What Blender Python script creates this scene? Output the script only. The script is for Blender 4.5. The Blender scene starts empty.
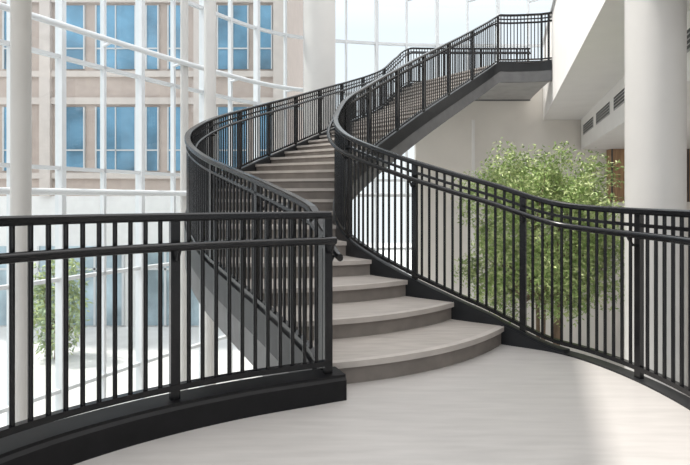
import bpy, math, random
from mathutils import Vector
random.seed(7)
sc=bpy.context.scene
sc.view_settings.view_transform='Standard'
R=0.145
# ---------------- materials
def mat(name,col,rough=.5,metal=0,spec=.5,noise=None,bump=0,stretch=(1,1,1),emit=0):
    m=bpy.data.materials.new(name); m.use_nodes=True
    nt=m.node_tree; b=nt.nodes['Principled BSDF']
    b.inputs['Roughness'].default_value=rough
    b.inputs['Metallic'].default_value=metal
    b.inputs['Specular IOR Level'].default_value=spec
    c=(*col,1)
    b.inputs['Base Color'].default_value=c
    if noise:
        sc_,amt=noise
        tc=nt.nodes.new('ShaderNodeTexCoord'); mp=nt.nodes.new('ShaderNodeMapping')
        mp.inputs['Scale'].default_value=stretch
        n=nt.nodes.new('ShaderNodeTexNoise'); n.inputs['Scale'].default_value=sc_; n.inputs['Detail'].default_value=6
        cr=nt.nodes.new('ShaderNodeValToRGB')
        cr.color_ramp.elements[0].position=.3; cr.color_ramp.elements[1].position=.7
        cr.color_ramp.elements[0].color=(*[max(0,v*(1-amt)) for v in col],1)
        cr.color_ramp.elements[1].color=(*[min(1,v*(1+amt)) for v in col],1)
        nt.links.new(tc.outputs['Object'],mp.inputs[0]); nt.links.new(mp.outputs[0],n.inputs['Vector'])
        nt.links.new(n.outputs['Fac'],cr.inputs[0]); nt.links.new(cr.outputs[0],b.inputs['Base Color'])
        if bump:
            bp=nt.nodes.new('ShaderNodeBump'); bp.inputs['Strength'].default_value=bump; bp.inputs['Distance'].default_value=.01
            nt.links.new(n.outputs['Fac'],bp.inputs['Height']); nt.links.new(bp.outputs[0],b.inputs['Normal'])
    return m
M_black=mat('charcoal_paint',(.006,.0063,.0075),.22,0,.38,noise=(40,.15))
M_curb=mat('black_curb',(.006,.006,.007),.45,0,.25,noise=(12,.3))
M_string=mat('stringer_steel',(.016,.017,.019),.4,0,.3,noise=(5,.2))
M_string2=mat('stringer_grey',(.12,.12,.122),.5,noise=(5,.15))
M_soffit=mat('soffit_grey',(.34,.335,.33),.6,noise=(4,.1))
M_floor=mat('landing_stone',(.47,.45,.435),.36,noise=(2.2,.08),stretch=(1.2,8,1),bump=.03)
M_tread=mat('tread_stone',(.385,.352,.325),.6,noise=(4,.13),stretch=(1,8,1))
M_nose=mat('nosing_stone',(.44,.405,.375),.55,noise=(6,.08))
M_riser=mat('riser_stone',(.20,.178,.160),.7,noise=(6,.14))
M_white=mat('white_paint',(.76,.742,.72),.6,noise=(2,.03))
M_cream=mat('cream_wall',(.70,.665,.615),.7,noise=(1.5,.04))
M_col=mat('column_paint',(.52,.508,.49),.5,noise=(2,.03))
M_frame=mat('white_frame',(.60,.62,.635),.4,noise=(5,.02))
M_lower=mat('lower_tile',(.60,.585,.565),.4,noise=(2,.1))
M_stone=mat('facade_stone',(.43,.355,.315),.8,noise=(3,.06))
M_band=mat('facade_band',(.53,.475,.44),.8,noise=(3,.05))
M_base=mat('facade_base',(.68,.67,.66),.8,noise=(3,.04))
M_bframe=mat('facade_frame',(.52,.53,.54),.5,noise=(3,.04))
M_bglass=mat('blue_window',(.11,.25,.37),.1,0,.6,noise=(.6,.5))
M_shop=mat('shop_window',(.33,.42,.47),.15,0,.5,noise=(.8,.4))
M_wood=mat('wood_panel',(.32,.19,.10),.5,noise=(3,.25),stretch=(8,1,.6))
M_dark=mat('dark_slot',(.05,.05,.05),.6,noise=(5,.1))
M_grille=mat('vent_metal',(.35,.35,.35),.5,noise=(5,.1))
M_leaf=mat('leaf_green',(.23,.33,.10),.5,noise=(2.2,.4))
M_leaf2=mat('leaf_pale',(.45,.52,.23),.5,noise=(2.2,.3))
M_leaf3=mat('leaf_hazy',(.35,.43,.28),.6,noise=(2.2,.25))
M_bark=mat('bark',(.16,.11,.07),.8,noise=(10,.3))
M_pot=mat('planter_clay',(.30,.27,.24),.6,noise=(4,.1))
M_soil=mat('soil',(.05,.035,.025),.9,noise=(15,.4))
M_pave=mat('pavement',(.54,.535,.53),.8,noise=(1,.1))
g=bpy.data.materials.new('clear_glass'); g.use_nodes=True; nt=g.node_tree; nt.nodes.clear()
o=nt.nodes.new('ShaderNodeOutputMaterial'); mx=nt.nodes.new('ShaderNodeMixShader'); t=nt.nodes.new('ShaderNodeBsdfTransparent'); gl=nt.nodes.new('ShaderNodeBsdfGlossy')
t.inputs[0].default_value=(.93,.97,.98,1); gl.inputs['Roughness'].default_value=.02; mx.inputs[0].default_value=.06
nt.links.new(t.outputs[0],mx.inputs[1]); nt.links.new(gl.outputs[0],mx.inputs[2]); nt.links.new(mx.outputs[0],o.inputs[0])
M_glass=g

# ---------------- mesh builder
class MB:
    def __init__(s): s.v=[];s.f=[];s.m=[];s.sm=[];s.mats=[]
    def mi(s,m):
        if m not in s.mats: s.mats.append(m)
        return s.mats.index(m)
    def add(s,vs,fs,m,smooth=False):
        b=len(s.v); s.v+= [tuple(p) for p in vs]; i=s.mi(m)
        for f in fs: s.f.append([b+a for a in f]); s.m.append(i); s.sm.append(smooth)
    def box(s,x0,x1,y0,y1,z0,z1,m):
        s.hexa([(x0,y0),(x1,y0),(x1,y1),(x0,y1)],z0,z1,m)
    def hexa(s,poly,z0,z1,m):
        n=len(poly)
        vs=[(x,y,z0) for x,y in poly]+[(x,y,z1) for x,y in poly]
        fs=[list(range(n))[::-1],list(range(n,2*n))]+[[i,(i+1)%n,n+(i+1)%n,n+i] for i in range(n)]
        s.add(vs,fs,m)
    def cyl(s,p,q,r,m,n=10,r2=None):
        p=Vector(p);q=Vector(q); d=(q-p).normalized()
        a=d.orthogonal().normalized(); b=d.cross(a); r2=r if r2 is None else r2
        vs=[];
        for c,rr in ((p,r),(q,r2)):
            for i in range(n):
                t=2*math.pi*i/n; vs.append(c+rr*(math.cos(t)*a+math.sin(t)*b))
        s.add(vs,[[i,(i+1)%n,n+(i+1)%n,n+i] for i in range(n)],m,True)
        s.add(vs[:n],[list(range(n))[::-1]],m); s.add(vs[n:],[list(range(n))],m)
    def sweep(s,pts,prof,m,smooth=False):
        N=len(pts);P=len(prof);vs=[]
        for i in range(N):
            a=pts[max(0,i-1)];b=pts[min(N-1,i+1)]
            tx,ty=b[0]-a[0],b[1]-a[1];L=math.hypot(tx,ty) or 1;tx/=L;ty/=L
            for l,u in prof: vs.append((pts[i][0]+ty*l,pts[i][1]-tx*l,pts[i][2]+u))
        fs=[]
        for i in range(N-1):
            for j in range(P):
                k=(j+1)%P; fs.append([i*P+j,i*P+k,(i+1)*P+k,(i+1)*P+j])
        s.add(vs,fs,m,smooth)
        s.add(vs[:P],[list(range(P))],m); s.add(vs[-P:],[list(range(P))[::-1]],m)
    def obj(s,name,parent=None):
        me=bpy.data.meshes.new(name); me.from_pydata(s.v,[],s.f)
        for m in s.mats: me.materials.append(m)
        me.polygons.foreach_set('material_index',s.m); me.polygons.foreach_set('use_smooth',s.sm)
        me.update(); o=bpy.data.objects.new(name,me); sc.collection.objects.link(o)
        if parent: o.parent=parent
        return o
def rect(w,h,u0=0): return [(-w/2,u0-h/2),(w/2,u0-h/2),(w/2,u0+h/2),(-w/2,u0+h/2)]
def circ(r,l=0,u=0,n=12): return [(l+r*math.cos(2*math.pi*i/n),u+r*math.sin(2*math.pi*i/n)) for i in range(n)]

# ---------------- curves
def herm(tab,k):
    n=len(tab)
    if k<=tab[0][0]: i=0
    elif k>=tab[-1][0]: i=n-2
    else:
        i=0
        while tab[i+1][0]<k: i+=1
    def tan(j,c):
        a=max(0,j-1);b=min(n-1,j+1)
        return (tab[b][c]-tab[a][c])/(tab[b][0]-tab[a][0])
    k0,k1=tab[i][0],tab[i+1][0];h=k1-k0;t=(k-k0)/h
    out=[]
    for c in range(1,len(tab[0])):
        p0,p1=tab[i][c],tab[i+1][c];m0,m1=tan(i,c)*h,tan(i+1,c)*h
        out.append((2*t**3-3*t*t+1)*p0+(t**3-2*t*t+t)*m0+(-2*t**3+3*t*t)*p1+(t**3-t*t)*m1)
    return out
INN=[(-6,1.45,.6),(-5,1.72,1.5),(-4,1.87,2.3),(-3,1.93,2.98),(-2,1.86,3.55),(-.8,1.66,4.03),(1,1.27,4.34),(2,.92,4.58),(3,.57,4.86),(4,.27,5.18),(5,.04,5.55),(6,-.07,5.95),(7,-.11,6.35),(8,-.10,6.75),(9,-.06,7.12),(10,.0,7.47),(11,.10,7.82),(12,.25,8.12),(14,.57,8.68),(16,.92,9.2),(18,1.28,9.7),(20,1.66,10.2),(24,2.45,11.15),(27,3.05,11.75),(29,3.45,12.05),(32,4.3,12.0),(33,4.56,11.9)]
OUT=[(0,-.09,3.14),(1,-.2,3.32),(2,-.52,3.82),(3,-.9,4.38),(4,-1.27,4.95),(5,-1.55,5.48),(6,-1.75,6.0),(7,-1.87,6.5),(8,-1.9,7.0),(9,-1.88,7.5),(10,-1.8,8.0),(12,-1.5,8.95),(14,-1.12,9.85),(16,-.74,10.7),(18,-.33,11.5),(20,.1,12.3),(22,.55,13.0),(24,.95,13.55),(27,1.35,14.05),(29,1.75,14.25),(32,3.6,14.3),(33,4.9,14.3)]
KT=29
def zk(k):
    if k<-.8: return 0
    if k<1:
        t=(k+.8)/1.8; return R*(t*t*(1.6-.6*t))
    return R*min(k,KT)
def soft(k,w=.85):
    return R*w*math.log(1+math.exp(k/w)) if k<8 else R*min(k,KT)
def inner(k):
    x,y=herm(INN,k)
    return x,y,zk(k),soft(k)
def outer(k):
    x,y=herm(OUT,k); z=(R*min(k,KT) if k>1 else R*k*k)
    return x,y,z,z
LEFT=[(-4,-1.7,.2),(-3,-1.78,.9),(-2,-1.66,1.6),(-1,-1.42,2.15),(0,-1.08,2.55),(1,-.62,2.88),(2,-.09,3.14)]
def left(k): x,y=herm(LEFT,k); return x,y,0,0
def sample(fn,a,b,n): return [fn(a+(b-a)*i/n) for i in range(n+1)]
def evenly(pts,step,phase=0):
    out=[];acc=0;nxt=phase
    for a,b in zip(pts,pts[1:]):
        L=math.hypot(b[0]-a[0],b[1]-a[1])
        while nxt<=acc+L:
            t=(nxt-acc)/L; out.append((tuple(a[i]+(b[i]-a[i])*t for i in range(len(a))),(b[0]-a[0],b[1]-a[1])));nxt+=step
        acc+=L
    return out

# ---------------- railing
def railing(name,pts,H,side,base=.0,bot=.09,step=.074,per=13,phase=.03,endposts=True,sub=True,r=.0115):
    m=MB()
    m.sweep([(x,y,zt+H-.02) for x,y,z,zt in pts],[(-.032,-.012),(-.024,-.022),(.024,-.022),(.032,-.012),(.032,.012),(.024,.02),(-.024,.02),(-.032,.012)],M_black)
    if sub: m.sweep([(x,y,zt+H-.11) for x,y,z,zt in pts],rect(.032,.022),M_black)
    m.sweep([(x,y,z+base+bot) for x,y,z,zt in pts],rect(.038,.03),M_black)
    m.sweep([(x,y,zt+H-.165) for x,y,z,zt in pts],circ(.022,side*.085),M_black,True)
    ev=evenly(pts,step,phase)
    for i,(p,t) in enumerate(ev):
        L=math.hypot(*t);tx,ty=t[0]/L,t[1]/L; x,y,z,zt=p
        if i%per==0 or (endposts and i==len(ev)-1):
            w,d=.024,.016
            poly=[(x-tx*w-ty*d,y-ty*w+tx*d),(x-tx*w+ty*d,y-ty*w-tx*d),(x+tx*w+ty*d,y+ty*w-tx*d),(x+tx*w-ty*d,y+ty*w+tx*d)]
            m.hexa(poly,z+base+.0,zt+H-.03,M_black)
            lx,ly=ty*side,-tx*side
            m.cyl((x,y,zt+H-.24),(x+lx*.05,y+ly*.05,zt+H-.235),.009,M_black,6)
            m.cyl((x+lx*.05,y+ly*.05,zt+H-.235),(x+lx*.085,y+ly*.085,zt+H-.18),.009,M_black,6)
        else:
            m.cyl((x,y,z+base+bot),(x,y,zt+H-.03),r,M_black,8)
    return m.obj(name)
Rp=sample(inner,-6,33,300)
railing('curved_guard_railing',Rp,1.09,-1,base=0,bot=.075)
Op=sample(outer,.12,33,260)
railing('curved_guard_railing',Op,.97,1,base=0,bot=.075,phase=.06)
Lp=sample(left,-4,2,80)
railing('curved_guard_railing',Lp,1.085,1,base=.146,bot=.06,phase=.02,sub=False,step=.072,r=.0115)

# curb under left railing
m=MB()
m.sweep([(p[0],p[1],0) for p in Lp]+[(-.02,3.17,0)],[(-.10,-.45),(.075,-.45),(.075,.115),(.06,.13),(.06,.145),(-.10,.145)],M_curb)
m.obj('railing_curb')

# ---------------- staircase
root=bpy.data.objects.new('curved_staircase',None); sc.collection.objects.link(root)
def nosing(k,n=14,off=0):
    i=inner(k);o_=outer(k)
    dx,dy=i[0]-o_[0],i[1]-o_[1];L=math.hypot(dx,dy)
    nx,ny=dy/L,-dx/L
    bul=.16*max(0,1-(k-1)/12)+.02
    return [(o_[0]+dx*j/n+nx*(bul*4*(j/n)*(1-j/n)+off),o_[1]+dy*j/n+ny*(bul*4*(j/n)*(1-j/n)+off)) for j in range(n+1)]
m=MB()
def strip(a,b,za,zb,mt):
    n=len(a); vs=[(x,y,za) for x,y in a]+[(x,y,zb) for x,y in b]
    m.add(vs,[[i,i+1,n+i+1,n+i] for i in range(n-1)],mt)
for k in range(1,KT+1):
    z=R*k
    f=nosing(k,off=.025);f0=nosing(k);f1=nosing(k,off=-.03);b=nosing(k+1,off=-.03) if k<KT else nosing(33)
    strip(f,f1,z,z,M_nose)
    strip(f1,b,z,z,M_tread)
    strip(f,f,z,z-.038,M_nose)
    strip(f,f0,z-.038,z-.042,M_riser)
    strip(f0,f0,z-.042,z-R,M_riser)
ks=[.6+ (33-.6)*i/80 for i in range(81)]
for a,b in zip(ks,ks[1:]):
    za=R*min(a,KT)-.40; zb=R*min(b,KT)-.40
    strip(nosing(a),nosing(b),za,zb,M_soffit)
m.obj('steps',root)
m=MB()
for pts in (sample(inner,-.8,33,260),sample(outer,.4,33,260)):
    m.sweep(pts,[(-.035,-.19),(.035,-.19),(.035,.035),(-.035,.035)],M_string)
    m.sweep(pts,[(-.025,-.43),(.025,-.43),(.025,-.19),(-.025,-.19)],M_string2)
m.obj('stringers',root)

# ---------------- landing floor
m=MB()
left_e=[(p[0],p[1]) for p in sample(left,-4,2,40)]
right_e=[(p[0],p[1]) for p in sample(inner,-6,1,60)][::-1]
ns=nosing(1,off=-.3)
poly=[(-1.7,-4)]+left_e+ns[1:-1]+right_e+[(1.45,-4)]
from mathutils.geometry import tessellate_polygon
tri=tessellate_polygon([[Vector((x,y,0)) for x,y in poly]])
m.add([(x,y,0) for x,y in poly],[list(t) for t in tri],M_floor)
m.add([(x,y,-.35) for x,y in poly],[list(t)[::-1] for t in tri],M_soffit)
n=len(poly)
m.add([(x,y,0) for x,y in poly]+[(x,y,-.35) for x,y in poly],[[i,(i+1)%n,n+(i+1)%n,n+i] for i in range(n)],M_soffit)
m.obj('floor')
m=MB()
m.sweep(sample(inner,-6,1,80),[(-.045,-.37),(.06,-.37),(.06,.012),(-.045,.012)],M_string)
m.obj('trim_1')

LZ=-3.6
m=MB(); m.box(-9,16,-8,17,LZ-.2,LZ,M_lower); m.obj('floor_lower')
m=MB(); m.box(-60,60,17,60,LZ-.25,LZ-.05,M_pave); m.box(-60,-9,-30,17,LZ-.25,LZ-.05,M_pave); m.obj('ground')

# ---------------- columns
def column(x,y,r,z0,z1,collar=True):
    m=MB(); m.cyl((x,y,z0),(x,y,z1),r,M_col,40)
    m.cyl((x,y,z0),(x,y,z0+.25),r*1.12,M_col,40)
    m.cyl((x,y,z1-.12),(x,y,z1),r*1.1,M_col,40)
    m.obj('column')
column(2.87,5.0,.25,LZ,3.3)
column(-.70,14.8,.44,LZ,12)
column(-4.2,7.0,.12,LZ,12)
column(-3.0,12.0,.13,LZ,12)
column(-3.75,12.6,.09,LZ,12)

# ---------------- curtain wall
CW=[(0,-9.5,2.5),(1,-7.6,6),(2,-5.9,9.2),(3,-3.9,13.0),(4,-1.9,15.6),(5,1.2,16.6),(6,5,16.8),(7,9,16.8)]
cw=[tuple(herm(CW,i/14))+(0,) for i in range(0,99)]
m=MB()
ev=evenly(cw,.95,.2)
for j,(p,t) in enumerate(ev):
    L=math.hypot(*t);tx,ty=t[0]/L,t[1]/L;x,y,_=p
    w,d=(.045,.10) if j%2 else (.028,.06)
    m.hexa([(x-tx*w-ty*d,y-ty*w+tx*d),(x-tx*w+ty*d,y-ty*w-tx*d),(x+tx*w+ty*d,y+ty*w-tx*d),(x+tx*w-ty*d,y+ty*w+tx*d)],LZ,13,M_frame)
for h in (-2.45,-.35,1.75,3.85,5.95,8.05,10.15,12.9):
    m.sweep([(a,b,h) for a,b,_ in cw],rect(.12,.07),M_frame)
for h in (1.3,4.3,7.3):
    m.sweep([(a+.35,b-.35,h) for a,b,_ in cw],circ(.06),M_frame,True)
    for p,t in ev[::2]:
        m.cyl((p[0],p[1],h),(p[0]+.35,p[1]-.35,h),.03,M_frame,8)
m.obj('window_1')
m=MB()
m.add([(a,b,LZ) for a,b,_ in cw]+[(a,b,12.9) for a,b,_ in cw],[[i,i+1,len(cw)+i+1,len(cw)+i] for i in range(len(cw)-1)],M_glass,True)
m.obj('window_2')

# ---------------- building outside
m=MB()
Y=20.5
wins=[(-17.2,-16.0),(-14.9,-13.4),(-12.9,-12.0),(-10.67,-9.9),(-9.4,-7.96),(-7.5,-7.1),(-6.67,-6.15),(-4.8,-3.7),(-3.4,-2.8)]
m.box(-20,-2.2,Y,Y+8,1.3,20,M_stone)
m.box(-20,-2.2,Y-.02,Y+8,LZ-.2,1.3,M_base)
for f in range(0,5):
    z0=2.26+3.85*f;z1=z0+2.41
    m.box(-20.05,-2.15,Y-.12,Y,z1+.1,z1+.35,M_band)
    m.box(-20.05,-2.15,Y-.10,Y,z0-.3,z0-.08,M_band)
    for a,b in wins:
        m.box(a,b,Y-.05,Y+.01,z0,z1,M_bglass)
        m.box(a-.05,a,Y-.09,Y+.01,z0,z1,M_bframe);m.box(b,b+.05,Y-.09,Y+.01,z0,z1,M_bframe)
        m.box(a,b,Y-.09,Y+.01,z0+.75,z0+.8,M_bframe)
        if b-a>1: m.box((a+b)/2-.02,(a+b)/2+.02,Y-.09,Y,z0,z1,M_bframe)
for a,b in ((-19,-16.4),(-15.6,-12.4),(-11.6,-8.4),(-7.6,-5.2),(-4.8,-2.9)):
    m.box(a,b,Y-.06,Y,LZ,-.6,M_shop)
    for q in range(4):
        xx=a+(b-a)*q/3; m.box(xx-.04,xx+.04,Y-.1,Y,LZ,-.6,M_bframe)
    m.box(a,b,Y-.1,Y,-1.5,-1.42,M_bframe)
for x in (-19,-15.5,-11.3,-5.5,-2.5):
    m.box(x-.2,x+.2,Y-.2,Y,1.3,20,M_band)
m.obj('office_building')

# ---------------- interior walls / balcony right
def ed(x0,y): return x0+.29*(y-12)
m=MB()
m.hexa([(ed(4.6,-4),-4),(15.99,-4),(15.99,14.49),(ed(4.6,14.49),14.49)],3.301,4.35,M_white)
m.hexa([(ed(4.6,-4),-4),(ed(4.75,-4),-4),(ed(4.75,14.49),14.49),(ed(4.6,14.49),14.49)],4.35,5.3,M_white)
m.hexa([(ed(4.55,-4),-4),(ed(4.8,-4),-4),(ed(4.8,14.49),14.49),(ed(4.55,14.49),14.49)],5.3,5.36,M_frame)
m.obj('balcony')
m=MB()
m.hexa([(ed(5.6,-4),-4),(15.99,-4),(15.99,14.4),(ed(5.6,14.4),14.4)],2.5,3.299,M_white)
for i in range(6):
    ya=3+i*1.9; yb=ya+1.45
    for q in range(4):
        z=2.86+q*.06
        m.hexa([(ed(5.585,ya),ya),(ed(5.61,ya),ya),(ed(5.61,yb),yb),(ed(5.585,yb),yb)],z,z+.035,M_dark)
    m.hexa([(ed(5.59,ya-.03),ya-.03),(ed(5.61,ya-.03),ya-.03),(ed(5.61,yb+.03),yb+.03),(ed(5.59,yb+.03),yb+.03)],2.83,3.08,M_grille)
m.obj('ceiling_bulkhead')
m=MB(); m.box(1.9,15.99,14.5,14.8,LZ,4.35,M_cream)
m.box(3.4,3.48,14.46,14.5,LZ,3.3,M_white)
m.box(1.9,7,14.45,14.5,1.7,1.78,M_white)
m.obj('wall_back')
m=MB(); m.box(7.0,15.9,14.2,14.45,1.1,2.49,M_wood)
for i in range(9): m.box(7.0+i,7.03+i,14.17,14.2,1.1,2.49,M_dark)
m.box(7.0,15.9,14.2,14.45,LZ,1.1,M_cream)
m.obj('wall_panelling')
m=MB(); m.box(16,16.3,-8,17,LZ,9,M_cream); m.obj('wall_right')
m=MB(); m.box(8,15.99,15.0,15.2,4.35,9,M_white); m.obj('wall_upper')

# ceiling over landing: unseen, added to block sun and shape its floor patch
m=MB(); m.hexa([(-8,-6),(-4.58,-6),(-.83,4.5),(.49,8.2),(-6,8.2),(-8,5)],4.5,4.9,M_white); m.obj('sun_blocking_slab')

# ---------------- trees
def tree(name,c,rad,n,size,mats,base,stems=5,pot=True):
    m=MB(); cx,cy,cz=c; rx,ry,rz=rad
    cl=[]
    for i in range(170):
        d=Vector([random.gauss(0,1) for _ in range(3)]).normalized()
        rr=random.uniform(.3,1)**.6
        s=1/max(.82,(abs(d.x)**3+abs(d.y)**3+abs(d.z)**3)**(1/3))
        cl.append((d.x*rr*.80*s,d.y*rr*.80*s,d.z*rr*.80*s,random.uniform(.13,.24)))
    for i in range(n):
        q=random.choice(cl)
        d=Vector([random.gauss(0,1) for _ in range(3)]).normalized()*random.uniform(.3,1.15)*q[3]
        P=Vector((cx+(q[0]+d.x)*rx,cy+(q[1]+d.y)*ry,cz+(q[2]+d.z)*rz))
        a=Vector((random.gauss(0,1),random.gauss(0,1),random.gauss(-.5,.7))).normalized()
        b=a.orthogonal().normalized(); b=(b*math.cos(i)+a.cross(b)*math.sin(i))
        s=size*random.uniform(.7,1.3); nn=a.cross(b)*s*.12
        vs=[P,P+a*s*.5+b*s*.22+nn,P+a*s*1.15,P+a*s*.5-b*s*.22+nn]
        m.add(vs,[[0,1,2],[0,2,3]],mats[0] if random.random()<.55 else mats[1])
    for i in range(stems):
        an=2*math.pi*i/stems
        b0=Vector((cx+.08*math.cos(an),cy+.08*math.sin(an),base+.45))
        mid=Vector((cx+.22*rx*math.cos(an+.4),cy+.22*ry*math.sin(an+.4),cz-rz*.7))
        m.cyl(b0,mid,.04,M_bark,8,.028)
        for j in range(5):
            e=Vector((cx+rx*.75*math.cos(an+j-1.5)*random.uniform(.4,1),cy+ry*.75*math.sin(an+j-1.5)*random.uniform(.4,1),cz+rz*random.uniform(-.4,.7)))
            m.cyl(mid,e,.022,M_bark,6,.006)
    if pot:
        m.cyl((cx,cy,base),(cx,cy,base+.55),.36,M_pot,28,.46)
        m.cyl((cx,cy,base+.5),(cx,cy,base+.58),.49,M_pot,28)
        m.cyl((cx,cy,base+.575),(cx,cy,base+.59),.43,M_soil,20)
    else:
        m.cyl((cx,cy,base),(cx,cy,base+.6),.13,M_bark,10,.09)
    return m.obj(name)
tree('ficus_tree',(2.68,7.4,.70),(1.28,1.0,1.34),34000,.052,(M_leaf,M_leaf2),LZ,6)
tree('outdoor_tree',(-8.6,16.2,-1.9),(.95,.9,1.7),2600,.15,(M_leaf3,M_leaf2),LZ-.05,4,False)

# ---------------- light
w=bpy.data.worlds.new('w'); sc.world=w; w.use_nodes=True
nt=w.node_tree; bg=nt.nodes['Background']; bg.inputs[1].default_value=1.0
tc=nt.nodes.new('ShaderNodeTexCoord'); sx=nt.nodes.new('ShaderNodeSeparateXYZ'); cr=nt.nodes.new('ShaderNodeValToRGB')
nt.links.new(tc.outputs['Generated'],sx.inputs[0]); nt.links.new(sx.outputs['Z'],cr.inputs[0]); nt.links.new(cr.outputs[0],bg.inputs[0])
cr.color_ramp.elements[0].position=0; cr.color_ramp.elements[0].color=(1.07,1.1,1.13,1)
cr.color_ramp.elements[1].position=1; cr.color_ramp.elements[1].color=(3.2,3.2,3.2,1)
e=cr.color_ramp.elements.new(.3); e.color=(.98,1.05,1.12,1)
sd=bpy.data.lights.new('sun','SUN'); sd.energy=4.5; sd.angle=.03; sd.color=(1,.95,.88)
so=bpy.data.objects.new('sun',sd); sc.collection.objects.link(so)
el=math.radians(62); az=Vector((1,-.25,0)).normalized()
d=Vector((az.x*math.cos(el),az.y*math.cos(el),-math.sin(el)))
so.rotation_euler=d.to_track_quat('-Z','Y').to_euler()
# ---------------- camera
cd=bpy.data.cameras.new('camera'); cam=bpy.data.objects.new('camera',cd); sc.collection.objects.link(cam)
cam.location=(0,0,1.15); cam.rotation_euler=(math.pi/2,0,0)
cd.lens=540/690*36; cd.sensor_width=36; cd.shift_y=-32.5/690; cd.clip_start=.05
sc.camera=cam
